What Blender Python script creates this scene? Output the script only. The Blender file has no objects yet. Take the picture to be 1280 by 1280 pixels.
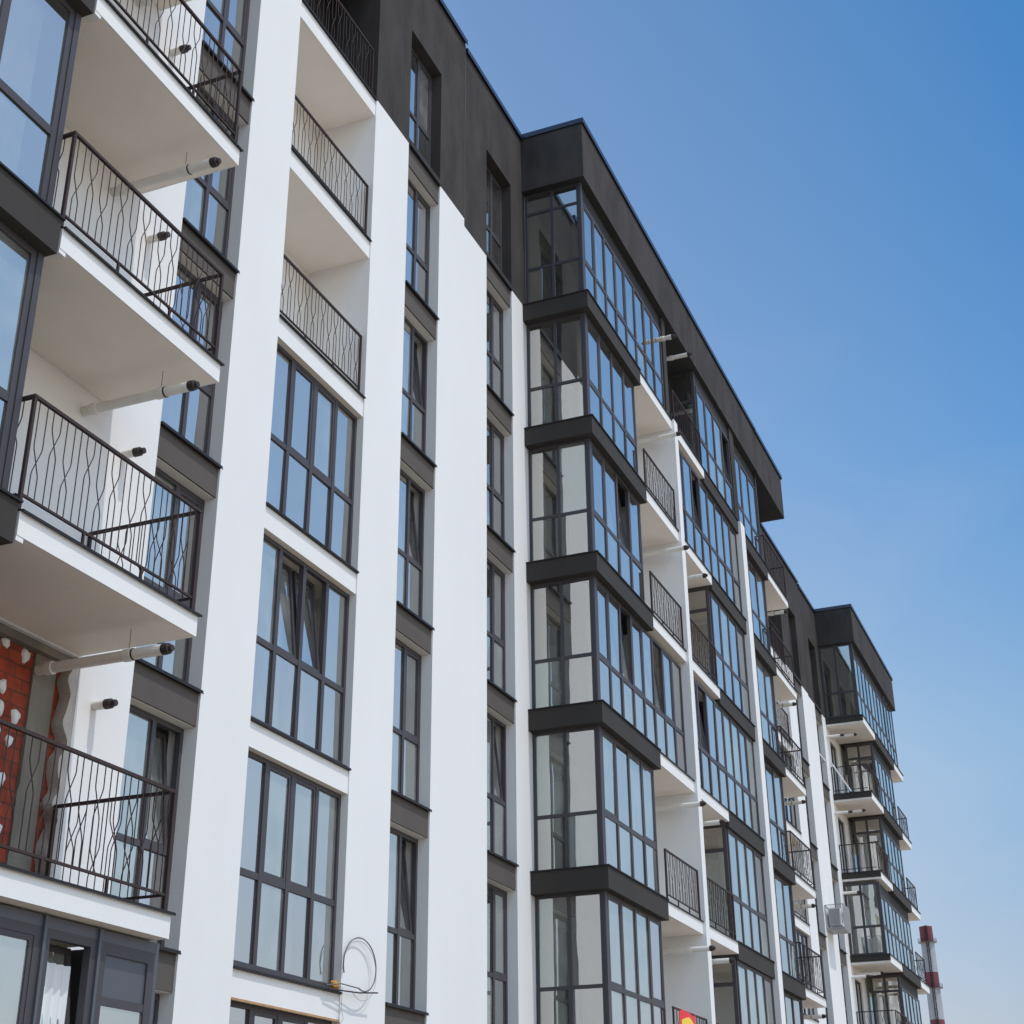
import bpy, math, random
from mathutils import Vector, Matrix
random.seed(7)
sc = bpy.context.scene
COL = sc.collection

# ------------------------------------------------------------------ materials
def mat(name, col, rough=0.8, var=0.0, vscale=1.0, bump=0.0, bscale=60.0, metal=0.0, col2=None, spec=0.5):
    m = bpy.data.materials.new(name); m.use_nodes = True
    nt = m.node_tree; p = nt.nodes['Principled BSDF']
    p.inputs['Base Color'].default_value = (*col, 1)
    p.inputs['Roughness'].default_value = rough
    p.inputs['Metallic'].default_value = metal
    p.inputs['Specular IOR Level'].default_value = spec
    geo = nt.nodes.new('ShaderNodeNewGeometry')
    if var:
        n = nt.nodes.new('ShaderNodeTexNoise'); n.inputs['Scale'].default_value = vscale
        n.inputs['Detail'].default_value = 6; n.inputs['Roughness'].default_value = 0.65
        mp = nt.nodes.new('ShaderNodeMapping'); mp.inputs['Scale'].default_value = (1, 1, 0.35)
        nt.links.new(geo.outputs['Position'], mp.inputs['Vector'])
        nt.links.new(mp.outputs['Vector'], n.inputs['Vector'])
        r = nt.nodes.new('ShaderNodeValToRGB')
        c2 = col2 or tuple(c * (1 - var) for c in col)
        r.color_ramp.elements[0].position = 0.35; r.color_ramp.elements[0].color = (*c2, 1)
        r.color_ramp.elements[1].position = 0.62; r.color_ramp.elements[1].color = (*col, 1)
        nt.links.new(n.outputs['Fac'], r.inputs['Fac'])
        nt.links.new(r.outputs['Color'], p.inputs['Base Color'])
    if bump:
        n2 = nt.nodes.new('ShaderNodeTexNoise'); n2.inputs['Scale'].default_value = bscale
        n2.inputs['Detail'].default_value = 3
        nt.links.new(geo.outputs['Position'], n2.inputs['Vector'])
        b = nt.nodes.new('ShaderNodeBump'); b.inputs['Strength'].default_value = bump
        b.inputs['Distance'].default_value = 0.01
        nt.links.new(n2.outputs['Fac'], b.inputs['Height'])
        nt.links.new(b.outputs['Normal'], p.inputs['Normal'])
    return m

WHITE = mat('white_render', (0.735, 0.73, 0.72), 0.9, 0.035, 0.7, 0.18, 45)
WHITE2 = mat('white_plaster', (0.76, 0.74, 0.71), 0.9, 0.06, 0.9, 0.25, 30)
SOFFIT = mat('soffit_plaster', (0.87, 0.80, 0.72), 0.9, 0.07, 0.6, 0.2, 30)
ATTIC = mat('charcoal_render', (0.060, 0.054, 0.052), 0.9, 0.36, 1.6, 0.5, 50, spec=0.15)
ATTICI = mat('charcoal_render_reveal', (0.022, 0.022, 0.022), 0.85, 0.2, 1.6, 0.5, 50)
BAND = mat('brown_grey_sheet_metal', (0.046, 0.041, 0.037), 0.75, 0.12, 0.8, 0.12, 6, spec=0.2)
SPAND = mat('grey_brown_panel', (0.100, 0.088, 0.080), 0.8, 0.1, 1.5, 0.3, 50, spec=0.2)
FLASH = mat('black_flashing', (0.018, 0.017, 0.019), 0.55, spec=0.25)
FLASHB = mat('dark_blue_flashing', (0.018, 0.022, 0.050), 0.35)
FRAME = mat('anthracite_frame', (0.060, 0.055, 0.062), 0.5, spec=0.3)
FRAMEP = mat('anthracite_panel', (0.075, 0.080, 0.098), 0.5)
RAIL = mat('black_brown_steel', (0.042, 0.026, 0.024), 0.6, spec=0.25)
PIPE = mat('pvc_pipe', (0.74, 0.72, 0.68), 0.45, 0.1, 3.0)
CAP = mat('black_rubber', (0.03, 0.018, 0.016), 0.6)
INNER = mat('room_plaster', (0.62, 0.62, 0.57), 0.95, 0.12, 0.5)
CONC = mat('concrete', (0.22, 0.20, 0.165), 0.95, 0.25, 3.0, 0.8, 25)
FOAM = mat('foam_board', (0.50, 0.46, 0.42), 0.95, 0.2, 8.0, 0.8, 30)
DAB = mat('adhesive_mortar', (0.78, 0.80, 0.80), 0.95, 0.15, 8.0, 1.0, 30)
TIMBER = mat('raw_timber', (0.45, 0.27, 0.13), 0.8, 0.25, 5.0)
PUFOAM = mat('mounting_foam', (0.55, 0.27, 0.05), 0.9, 0.3, 12.0)
CURT = mat('beige_curtain', (0.62, 0.58, 0.52), 0.95, 0.2, 3.0)
CURT2 = mat('white_curtain', (0.74, 0.76, 0.74), 0.95, 0.1, 3.0)
CLOTH = mat('white_fabric', (0.72, 0.73, 0.74), 0.9, 0.05, 2.0)
ACW = mat('white_enamel', (0.70, 0.71, 0.72), 0.4)
GALV = mat('galvanised_steel', (0.38, 0.38, 0.38), 0.45, 0.15, 6)
STACKR = mat('red_stack_paint', (0.17, 0.040, 0.050), 0.8, 0.25, 0.25)
STACKW = mat('white_stack_paint', (0.37, 0.38, 0.40), 0.8, 0.3, 0.25)
GROUND = mat('ground_paving', (0.54, 0.44, 0.33), 0.95, 0.15, 0.15, 0.3, 8)
CABLE = mat('grey_cable', (0.13, 0.12, 0.125), 0.6)
BRED = mat('banner_red', (0.75, 0.03, 0.04), 0.6)
BYEL = mat('banner_yellow', (0.85, 0.60, 0.06), 0.6)

def brick_mat():
    m = bpy.data.materials.new('hollow_brick'); m.use_nodes = True
    nt = m.node_tree; p = nt.nodes['Principled BSDF']; p.inputs['Roughness'].default_value = 0.95
    geo = nt.nodes.new('ShaderNodeNewGeometry'); sep = nt.nodes.new('ShaderNodeSeparateXYZ'); cmb = nt.nodes.new('ShaderNodeCombineXYZ')
    nt.links.new(geo.outputs['Position'], sep.inputs[0])
    nt.links.new(sep.outputs['X'], cmb.inputs['X']); nt.links.new(sep.outputs['Z'], cmb.inputs['Y'])
    b = nt.nodes.new('ShaderNodeTexBrick')
    b.inputs['Color1'].default_value = (0.33, 0.060, 0.028, 1); b.inputs['Color2'].default_value = (0.24, 0.042, 0.022, 1)
    b.inputs['Mortar'].default_value = (0.12, 0.055, 0.035, 1)
    b.inputs['Scale'].default_value = 1.0; b.inputs['Mortar Size'].default_value = 0.008
    b.inputs['Brick Width'].default_value = 0.25; b.inputs['Row Height'].default_value = 0.145
    nt.links.new(cmb.outputs[0], b.inputs['Vector'])
    n = nt.nodes.new('ShaderNodeTexNoise'); n.inputs['Scale'].default_value = 5; n.inputs['Detail'].default_value = 5
    nt.links.new(geo.outputs['Position'], n.inputs['Vector'])
    mx = nt.nodes.new('ShaderNodeMixRGB'); mx.blend_type = 'MULTIPLY'; mx.inputs['Fac'].default_value = 0.6
    r = nt.nodes.new('ShaderNodeValToRGB'); r.color_ramp.elements[0].position = 0.3; r.color_ramp.elements[0].color = (0.35, 0.3, 0.28, 1)
    r.color_ramp.elements[1].position = 0.65; r.color_ramp.elements[1].color = (1.25, 1.2, 1.15, 1)
    nt.links.new(n.outputs['Fac'], r.inputs['Fac']); nt.links.new(b.outputs['Color'], mx.inputs['Color1']); nt.links.new(r.outputs['Color'], mx.inputs['Color2'])
    nt.links.new(mx.outputs['Color'], p.inputs['Base Color'])
    bp = nt.nodes.new('ShaderNodeBump'); bp.inputs['Strength'].default_value = 0.8; bp.inputs['Distance'].default_value = 0.02; bp.invert = True
    nt.links.new(b.outputs['Fac'], bp.inputs['Height']); nt.links.new(bp.outputs['Normal'], p.inputs['Normal'])
    return m
BRICK = brick_mat()

def glass_mat(name, tint, r0, rmax=0.55, wave=0.2, dust=0.07, gcol=(1.0, 0.985, 0.955)):
    # coated glazing: mirror share grows with the angle, the rest is clear tinted glass
    m = bpy.data.materials.new(name); m.use_nodes = True
    nt = m.node_tree; nt.nodes.remove(nt.nodes['Principled BSDF']); out = nt.nodes['Material Output']
    lw = nt.nodes.new('ShaderNodeLayerWeight'); lw.inputs['Blend'].default_value = 0.5
    pw = nt.nodes.new('ShaderNodeMath'); pw.operation = 'POWER'; pw.inputs[1].default_value = 3.0
    ml = nt.nodes.new('ShaderNodeMath'); ml.operation = 'MULTIPLY_ADD'; ml.inputs[1].default_value = rmax; ml.inputs[2].default_value = r0
    df = nt.nodes.new('ShaderNodeBsdfDiffuse'); df.inputs['Color'].default_value = (0.75, 0.75, 0.72, 1)
    nd = nt.nodes.new('ShaderNodeTexNoise'); nd.inputs['Scale'].default_value = 2.3; nd.inputs['Detail'].default_value = 5
    md = nt.nodes.new('ShaderNodeMath'); md.operation = 'MULTIPLY'; md.inputs[1].default_value = dust
    nt.links.new(nd.outputs['Fac'], md.inputs[0]); mxd = nt.nodes.new('ShaderNodeMixShader')
    nt.links.new(lw.outputs['Facing'], pw.inputs[0]); nt.links.new(pw.outputs[0], ml.inputs[0])
    tr = nt.nodes.new('ShaderNodeBsdfTransparent'); tr.inputs['Color'].default_value = (*tint, 1)
    gl = nt.nodes.new('ShaderNodeBsdfAnisotropic'); gl.inputs['Roughness'].default_value = 0.012
    gl.inputs['Color'].default_value = (*gcol, 1)
    geo = nt.nodes.new('ShaderNodeNewGeometry')
    n = nt.nodes.new('ShaderNodeTexNoise'); n.inputs['Scale'].default_value = 1.1; n.inputs['Detail'].default_value = 1.5
    nt.links.new(geo.outputs['Position'], n.inputs['Vector'])
    b = nt.nodes.new('ShaderNodeBump'); b.inputs['Strength'].default_value = wave; b.inputs['Distance'].default_value = 0.02
    nt.links.new(n.outputs['Fac'], b.inputs['Height']); nt.links.new(b.outputs['Normal'], gl.inputs['Normal'])
    mx = nt.nodes.new('ShaderNodeMixShader')
    nt.links.new(ml.outputs[0], mx.inputs['Fac']); nt.links.new(tr.outputs[0], mx.inputs[1]); nt.links.new(gl.outputs[0], mx.inputs[2])
    nt.links.new(geo.outputs['Position'], nd.inputs['Vector']); nt.links.new(md.outputs[0], mxd.inputs['Fac']); nt.links.new(mx.outputs[0], mxd.inputs[1]); nt.links.new(df.outputs[0], mxd.inputs[2])
    nt.links.new(mxd.outputs[0], out.inputs['Surface'])
    return m
GLASS = glass_mat('coated_glass', (0.58, 0.63, 0.55), 0.50)
GLASSB = glass_mat('bay_glass', (0.44, 0.48, 0.38), 0.47)
GLASSM = glass_mat('dusty_glass', (0.50, 0.60, 0.53), 0.46, dust=0.26, gcol=(0.93, 1.0, 0.97))

# ------------------------------------------------------------------ mesh helpers
class MB:
    def __init__(s): s.v = []; s.f = []; s.m = []; s.mats = []
    def mi(s, m):
        if m not in s.mats: s.mats.append(m)
        return s.mats.index(m)
    def box(s, x0, x1, y0, y1, z0, z1, m, bevel=0):
        i = len(s.v); k = s.mi(m)
        s.v += [(x0,y0,z0),(x1,y0,z0),(x1,y1,z0),(x0,y1,z0),(x0,y0,z1),(x1,y0,z1),(x1,y1,z1),(x0,y1,z1)]
        for f in ((0,3,2,1),(4,5,6,7),(0,1,5,4),(1,2,6,5),(2,3,7,6),(3,0,4,7)):
            s.f.append(tuple(i+q for q in f)); s.m.append(k)
    def quad(s, pts, m):
        i = len(s.v); s.v += [tuple(p) for p in pts]; s.f.append(tuple(range(i, i+len(pts)))); s.m.append(s.mi(m))
    def path(s, pts, r, m, n=6, caps=True):
        pts = [Vector(p) for p in pts]; k = s.mi(m); base = len(s.v)
        rr = r if isinstance(r, (list, tuple)) else [r]*len(pts)
        up = None
        for j, p in enumerate(pts):
            t = (pts[min(j+1, len(pts)-1)] - pts[max(j-1, 0)]).normalized()
            if up is None:
                up = t.cross(Vector((0.3, 1, 0.2))).normalized()
                if up.length < .1: up = Vector((1, 0, 0))
            a = (up - t*up.dot(t)).normalized(); b = t.cross(a); up = a
            for q in range(n):
                an = 2*math.pi*(q+.5)/n
                s.v.append(tuple(p + (a*math.cos(an) + b*math.sin(an))*rr[j]))
        for j in range(len(pts)-1):
            for q in range(n):
                A = base+j*n+q; B = base+j*n+(q+1) % n
                s.f.append((A, B, B+n, A+n)); s.m.append(k)
        if caps:
            s.f.append(tuple(base+q for q in range(n))[::-1]); s.m.append(k)
            e = base+(len(pts)-1)*n
            s.f.append(tuple(e+q for q in range(n))); s.m.append(k)
    def build(s, name, parent=None, smooth=False):
        me = bpy.data.meshes.new(name); me.from_pydata(s.v, [], s.f)
        for m in s.mats: me.materials.append(m)
        me.polygons.foreach_set('material_index', s.m)
        if smooth: me.polygons.foreach_set('use_smooth', [True]*len(s.f))
        me.update()
        o = bpy.data.objects.new(name, me); COL.objects.link(o)
        if parent is not None: o.parent = parent
        return o

def empty(name, loc, label, cat, group=None):
    o = bpy.data.objects.new(name, None); COL.objects.link(o); o.location = loc
    o['label'] = label; o['category'] = cat
    if group: o['group'] = group
    return o
def tag(o, label, cat, group=None):
    o['label'] = label; o['category'] = cat
    if group: o['group'] = group
    return o

GZ = -1.6
# the building's local origin is the world origin shifted to its foot
BO = Vector((5.6, 10.0, GZ))
bld = empty('apartment_building', BO, 'long white and charcoal apartment block with glazed bays and railed balconies', 'building')
def part(mb, name, parent=None, label=None, smooth=False):
    """mesh given in world coordinates; parented to the building or to a part of it"""
    if parent is None:
        mb.v = [(x-BO.x, y-BO.y, z-BO.z) for x, y, z in mb.v]
        o = mb.build(name, bld, smooth)
    else:
        mb.v = [(x-BO.x, y-BO.y, z-BO.z) for x, y, z in mb.v]
        o = mb.build(name, parent, smooth)
    if label: o['label'] = label
    return o

# ------------------------------------------------------------------ levels
H = 3.114
def L(k, x): # level k (0 = 2.40) with the steps between the sections of the block
    return 2.40 + H*k + ZO(x)
def ZO(x): return 0.18 if x < 21.95 else (0.0 if x < 38.2 else (-0.13 if x < 54.4 else -0.2))
TOP = 5           # level index of the charcoal storey floor (17.97)

# ------------------------------------------------------------------ windows
def glazing(axis, c, a0, a1, z0, z1, cells, transom, name='window', parent=None, fw=0.06, mw=0.075, dep=0.08, sash=(), tilt=(), toprow=None, solid=(), side=1, fm=None):
    """axis 'y': plane y=c running along x, outside at -y. axis 'x': plane x=c running along y, outside at -x.
    cells: inner mullion positions; transom: z; sash: upper cells with a casement frame; tilt: upper cells tilted in."""
    fm = fm or FRAME
    def P(a, d, z): return (a, c+d, z) if axis == 'y' else (c+d, a, z)
    fr = MB()
    def bx(mb, aa, ab, d0, d1, za, zb, m=None):
        m = m or fm
        if axis == 'y': mb.box(aa, ab, c+d0, c+d1, za, zb, m)
        else: mb.box(c+d0, c+d1, aa, ab, za, zb, m)
    bx(fr, a0, a0+fw, 0, dep, z0, z1); bx(fr, a1-fw, a1, 0, dep, z0, z1)
    bx(fr, a0+fw, a1-fw, 0, dep, z0, z0+fw); bx(fr, a0+fw, a1-fw, 0, dep, z1-fw, z1)
    xs = [a0+fw] + [q for mu in cells for q in (mu-mw/2, mu+mw/2)] + [a1-fw]
    for mu in cells: bx(fr, mu-mw/2, mu+mw/2, 0, dep, z0+fw, z1-fw)
    zs = [(z0+fw, z1-fw)]
    if transom: zs = [(z0+fw, transom-mw/2), (transom+mw/2, z1-fw)]
    if toprow: zs = zs[:-1] + [(zs[-1][0], toprow-mw/2), (toprow+mw/2, z1-fw)]
    gl = MB(); sbs = []; rg = random.Random(int(a0*53+z0*17+c*3))
    GM = lambda: GLASSM if rg.random() < (.55 if z0 < 7 and axis == 'y' else .15) else (GLASSB if name == 'glazed_screen' and axis == 'x' else GLASS)
    for i in range(0, len(xs), 2):
        ci = i//2; u0, u1 = xs[i], xs[i+1]
        for r in range(len(zs)-1): bx(fr, u0, u1, 0.004, dep-0.004, zs[r][1], zs[r+1][0])
        for r, (w0, w1) in enumerate(zs):
            up = r >= 1 or len(zs) == 1
            j = [random.uniform(-0.005, 0.005) for _ in range(3)]
            if (ci, r) in solid:
                bx(fr, u0, u1, 0.02, 0.05, w0, w1, FRAMEP); continue
            if up and ci in tilt:
                t = math.tan(math.radians(7)); s = 0.055; sb = MB(); sbs.append(sb)
                def Q(a, z, d=0): return P(a, 0.035 + d + (z-w0)*t, z)
                for (p, q, za, zb) in ((u0, u0+s, w0, w1), (u1-s, u1, w0, w1), (u0+s, u1-s, w0, w0+s), (u0+s, u1-s, w1-s, w1)):
                    k = len(sb.v)
                    sb.v += [Q(p,za),Q(q,za),Q(q,za,.06),Q(p,za,.06),Q(p,zb),Q(q,zb),Q(q,zb,.06),Q(p,zb,.06)]
                    for f in ((0,3,2,1),(4,5,6,7),(0,1,5,4),(1,2,6,5),(2,3,7,6),(3,0,4,7)):
                        sb.f.append(tuple(k+e for e in f)); sb.m.append(sb.mi(fm))
                gl.quad([Q(u0+s, w0+s, .03), Q(u1-s, w0+s, .03), Q(u1-s, w1-s, .03), Q(u0+s, w1-s, .03)], GM())
                continue
            if up and ci in sash:
                s = 0.05; sb = MB(); sbs.append(sb)
                for (p, q, za, zb) in ((u0, u0+s, w0, w1), (u1-s, u1, w0, w1), (u0+s, u1-s, w0, w0+s), (u0+s, u1-s, w1-s, w1)):
                    bx(sb, p, q, 0.008, 0.06, za, zb)
                p0, p1, q0, q1 = u0+s, u1-s, w0+s, w1-s
            else: p0, p1, q0, q1 = u0, u1, w0, w1
            g = 0.022 if name == 'glazed_screen' else 0.03
            gl.quad([P(p0, g+j[0], q0), P(p1, g+j[1], q0), P(p1, g+j[2], q1), P(p0, g+j[0]+j[2]-j[1], q1)], GM())
    rc = random.Random(int(a0*97+z0*31+c*7)); cw = MB(); any_c = False
    for i in range(0, len(xs), 2):
        ci = i//2; u0, u1 = xs[i], xs[i+1]
        if name == 'balcony_door' or (ci not in tilt and rc.random() > .22): continue
        if axis == 'x': continue
        any_c = True; m_ = rc.choice((CURT, CURT, CURT2)); n_ = 14; q0 = u0-.03; q1 = u1 if ci in tilt else u0+(u1-u0)*rc.uniform(.5, 1.05)
        pv = [(q0+(q1-q0)*e/n_, .26+.022*math.sin(e*1.9+ci)) for e in range(n_+1)]
        for (aa, da), (ab, db) in zip(pv, pv[1:]): cw.quad([P(aa, da, z0+.03), P(ab, db, z0+.03), P(ab, db, z1-.06), P(aa, da, z1-.06)], m_)
    f = part(fr, name, parent)
    if any_c: part(cw, 'curtain', f if parent is None else parent, smooth=True)
    part(gl, 'pane', f) if parent is None else part(gl, 'glass', parent)
    for sb in sbs: part(sb, 'sash', f if parent is None else parent)
    return f

# ------------------------------------------------------------------ railings
def railing(mb, axis, c, a0, a1, z0, z1, seed=1, feet=True, fl=0.0, ends=(True, True)):
    rnd = random.Random(seed)
    def P(a, z, d=0): return (a, c+d, z) if axis == 'y' else (c+d, a, z)
    def bx(aa, ab, d0, d1, za, zb):
        if axis == 'y': mb.box(aa, ab, c+d0, c+d1, za, zb, RAIL)
        else: mb.box(c+d0, c+d1, aa, ab, za, zb, RAIL)
    bz = z0 + 0.165
    bx(a0, a1, -0.018, 0.018, z1-0.034, z1)           # hand rail
    bx(a0+0.02, a1-0.02, -0.012, 0.012, bz-0.025, bz)  # bottom rail
    for e, a in zip(ends, (a0, a1-0.035)):
        if e: bx(a, a+0.035, -0.017, 0.017, z0, z1-0.04)
    n = max(3, int(round((a1-a0)/0.102))); st = (a1-a0)/n
    if feet:
        nf = max(1, int((a1-a0)/0.95))
        for i in range(1, nf+1):
            a = a0 + (a1-a0)*i/(nf+1); bx(a-0.014, a+0.014, -0.011, 0.011, z0, bz-0.025)
    pos = [a0 + st*(i+0.0) for i in range(1, n)]
    i = 0; seq = ['A', 's', 'B', 'A', 'B', 's', 'A', 'B']; q = rnd.randrange(len(seq))
    h = z1-0.04-bz; r = 0.0058
    while i < len(pos):
        t = seq[q % len(seq)]; q += 1
        if t == 's' or i+1 >= len(pos):
            mb.path([P(pos[i], bz), P(pos[i], z1-0.04)], r, RAIL, 4, False); i += 1
        else:
            zc = bz + h*((0.66 if t == 'A' else 0.40) + rnd.uniform(-.03, .03))
            a, b = pos[i], pos[i+1]; w = 0.15; w2 = 0.115
            for (p, s, dd) in ((a, b, -.006), (b, a, .006)):
                e = .012 if s > p else -.012
                mb.path([P(p, bz, dd), P(p, zc-w, dd), P(p+e*.6, zc-w2, dd), P((p+s)/2, zc, dd), P(s-e*.6, zc+w2, dd), P(s, zc+w, dd), P(s, z1-0.04, dd)], r, RAIL, 4, False)
            i += 2

seedc = [11]
def nextseed():
    seedc[0] += 1; return seedc[0]

def pipe(x, z, y0, y1, parent, r=0.058, hang=None):
    mb = MB()
    mb.path([(x, y0, z), (x, y1+0.12, z)], r, PIPE, 14)
    ym = y1 + (y0-y1)*0.32
    mb.path([(x, ym+0.05, z), (x, ym+0.045, z), (x, ym-0.045, z), (x, ym-0.05, z)], [r, r*1.18, r*1.18, r], PIPE, 14)
    yw = y0-0.16
    mb.path([(x, yw+.05, z), (x, yw+.045, z), (x, yw-.045, z), (x, yw-.05, z)], [r, r*1.25, r*1.25, r], PIPE, 14)
    if hang:
        mb.path([(x, ym-0.06, z), (x, ym-0.075, z)], r*1.12, CAP, 14)
        mb.path([(x, ym, z+r), (x, ym, hang)], 0.003, CAP, 4)
    o = part(mb, 'drain_pipe', parent, smooth=False)
    cp = MB(); cp.path([(x, y1+0.12, z), (x, y1+0.1, z), (x, y1+0.04, z), (x, y1+0.035, z), (x, y1, z)], [r*1.02, r*1.08, r*1.0, r*.7, r*.6], CAP, 14)
    if parent is None: part(cp, 'pipe_cap', o)
    else: part(cp, 'pipe_cap', parent)
    return o

# ------------------------------------------------------------------ main wall strips
def strip(x0, x1, dark=True, yb=10.42, z0=GZ):
    zt = L(TOP, (x0+x1)/2) + 0.0
    w = MB(); w.box(x0, x1, 10.0, yb, z0, zt, WHITE); part(w, 'pillar')

def attic(x0, x1, openings, roofz):
    """charcoal storey with openings (a0,a1,z0,z1)"""
    z0 = L(TOP, (x0+x1)/2)+0.004
    xs = sorted(set([x0, x1] + [q for o in openings for q in o[:2]]))
    w = MB()
    for a, b in zip(xs, xs[1:]):
        op = [o for o in openings if o[0] <= a+1e-6 and o[1] >= b-1e-6]
        if not op: w.box(a, b, 10.0, 10.42, z0, roofz, ATTIC)
        else:
            o = op[0]
            if o[2] > z0+.01: w.box(a, b, 10.0, 10.42, z0, o[2], ATTIC)
            w.box(a, b, 10.0, 10.42, o[3], roofz, ATTIC)
    part(w, 'attic_wall')
    if abs(x1 % 32.5 - 21.95) < .01:
        jn = MB(); jn.box(x1-.012, x1+.012, 9.994, 10.01, z0, roofz-.08, SPAND); part(jn, 'joint_strip')
    c = MB(); c.box(x0, x1+0.001, 9.94, 10.46, roofz, roofz+0.05, FLASHB); c.box(x0, x1+0.001, 9.94, 9.955, roofz-0.07, roofz, FLASHB)
    part(c, 'roof_flashing')

def wcol(x0, x1, dx, kmin=-1, tilts=(), bars=()):
    """a column of tall two-pane windows between two pillars"""
    xm = x0 + (x1-x0)*0.56
    for k in range(kmin, TOP):
        l = L(k, x0+.3); ln = L(k+1, x0+.3)
        t = (1,) if k in tilts else ()
        glazing('y', 10.20, x0, x1, l+0.005, ln-0.47, [xm], l+1.12, sash=(1,) if not t else (), tilt=t)
    for k in range(kmin, TOP+1):
        l = L(k, x0+.3)
        w = MB(); w.box(x0, x1, 10.06, 10.42, l-0.46, l-0.03, WHITE2); w.box(x0, x1, 10.03, 10.058, l-0.452, l-0.03, SPAND)
        o = part(w, 'spandrel')
        s = MB(); s.box(x0-0.0, x1+0.0, 9.965, 10.20, l-0.028, l-0.002, FLASH); s.box(x0, x1+.012, 9.965, 9.972, l-0.042, l-0.028, FLASH)
        part(s, 'sill', o)
    # charcoal storey
    l = L(TOP, x0+.3)
    glazing('y', 10.22, x0, x1, l+0.14, l+2.82, [xm], l+1.2, sash=(1,))
    for k in bars:
        l = L(k, x0+.3); b = MB(); b.box(x0, x1, 10.05, 10.09, l+1.16, l+1.22, ACW); part(b, 'guard_bar')

def ccol(x0, x1, winlevels, loglevels, tilts={}):
    for k in range(-1, TOP+1):
        l = L(k, x0)
        s = MB()
        s.box(x0, x1, 10.02, 11.2, l-0.38, l-0.04, WHITE); s.quad([(x0, 10.03, l-.3808), (x0, 11.2, l-.3808), (x1, 11.2, l-.3808), (x1, 10.03, l-.3808)], SOFFIT)
        if k in winlevels:
            o = part(s, 'floor_edge')
            f = MB(); f.box(x0-0.0, x1, 9.97, 10.12, l-0.04, l-0.012, FLASH); f.box(x0+.01, x1-.01, 10.03, 10.12, l-0.012, l+0.03, FRAME)
            part(f, 'sill', o)
            glazing('y', 10.12, x0, x1, l+0.03, L(k+1, x0)-0.385, [x0+(x1-x0)*.25, x0+(x1-x0)*.5, x0+(x1-x0)*.75], l+1.18, mw=0.085, sash=(1, 2), tilt=tilts.get(k, ()))
        else:
            # open loggia
            s.box(x0, x1, 11.2, 11.35, l-0.38, L(k+1, x0)-0.38 if k < TOP else l+2.8, WHITE2 if k < TOP else ATTICI)
            o = part(s, 'balcony')
            f = MB(); f.box(x0, x1, 9.975, 10.25, l-0.04, l-0.026, FLASH); f.box(x0, x1, 9.975, 9.982, l-0.052, l-0.04, FLASH)
            part(f, 'flashing', o)
            r = MB(); railing(r, 'y', 10.09, x0+0.03, x1-0.03, l, l+1.16, nextseed()); part(r, 'railing', o)
    # loggia side walls
    w = MB()
    lt = L(TOP, x0)
    for a, b in ((x0-0.14, x0), (x1, x1+0.14)):
        w.box(a, b, 10.42, 11.35, GZ, lt-.38, WHITE2)
    part(w, 'loggia_wall')
    w = MB()
    for a, b in ((x0-0.14, x0), (x1, x1+0.14)):
        w.box(a, b, 10.42, 11.35, lt+.01, lt+2.84, ATTICI)
    w.box(x0, x1, 10.42, 11.35, lt+2.84, lt+2.98, ATTICI)
    part(w, 'loggia_wall')

# ------------------------------------------------------------------ one section of the flat facade, dx = offset from the near one
def facade(dx, tilt0=(), tilt1=(), tilt2=(), ctilt={}, clog=(3, 4), bars0=(), bars2=()):
    X = lambda v: v+dx
    cols = dict(W0=(12.86, 14.22), C=(15.37, 18.07), W1=(19.40, 20.78), W2=(23.09, 24.46))
    strip(X(14.22), X(15.37)); strip(X(18.07), X(19.40)); strip(X(20.78), X(21.95)); strip(X(21.95), X(23.09)); strip(X(24.46), X(25.3))
    wcol(X(12.86), X(14.22), dx, tilts=tilt0, bars=bars0); wcol(X(19.40), X(20.78), dx, tilts=tilt1); wcol(X(23.09), X(24.46), dx, tilts=tilt2, bars=bars2)
    ccol(X(15.37), X(18.07), [k for k in range(-1, TOP) if k not in clog], clog, ctilt)
    la = L(TOP, X(14)); lb = L(TOP, X(22)+.1)
    attic(X(12.02), X(21.95), [(X(12.86), X(14.22), la+.14, la+2.83), (X(15.37), X(18.07), la-.5, la+2.84), (X(19.40), X(20.78), la+.14, la+2.83)], la+4.68)
    attic(X(21.95), X(25.3), [(X(23.09), X(24.46), lb+.14, lb+2.83)], lb+4.66)

facade(0, tilt0=(0,), tilt1=(3, 2, 0), tilt2=(1,), ctilt={1: (1, 2)}, clog=(3, 4))
facade(32.5, clog=(4, 2, 0), bars0=(3,), bars2=(4,))

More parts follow.
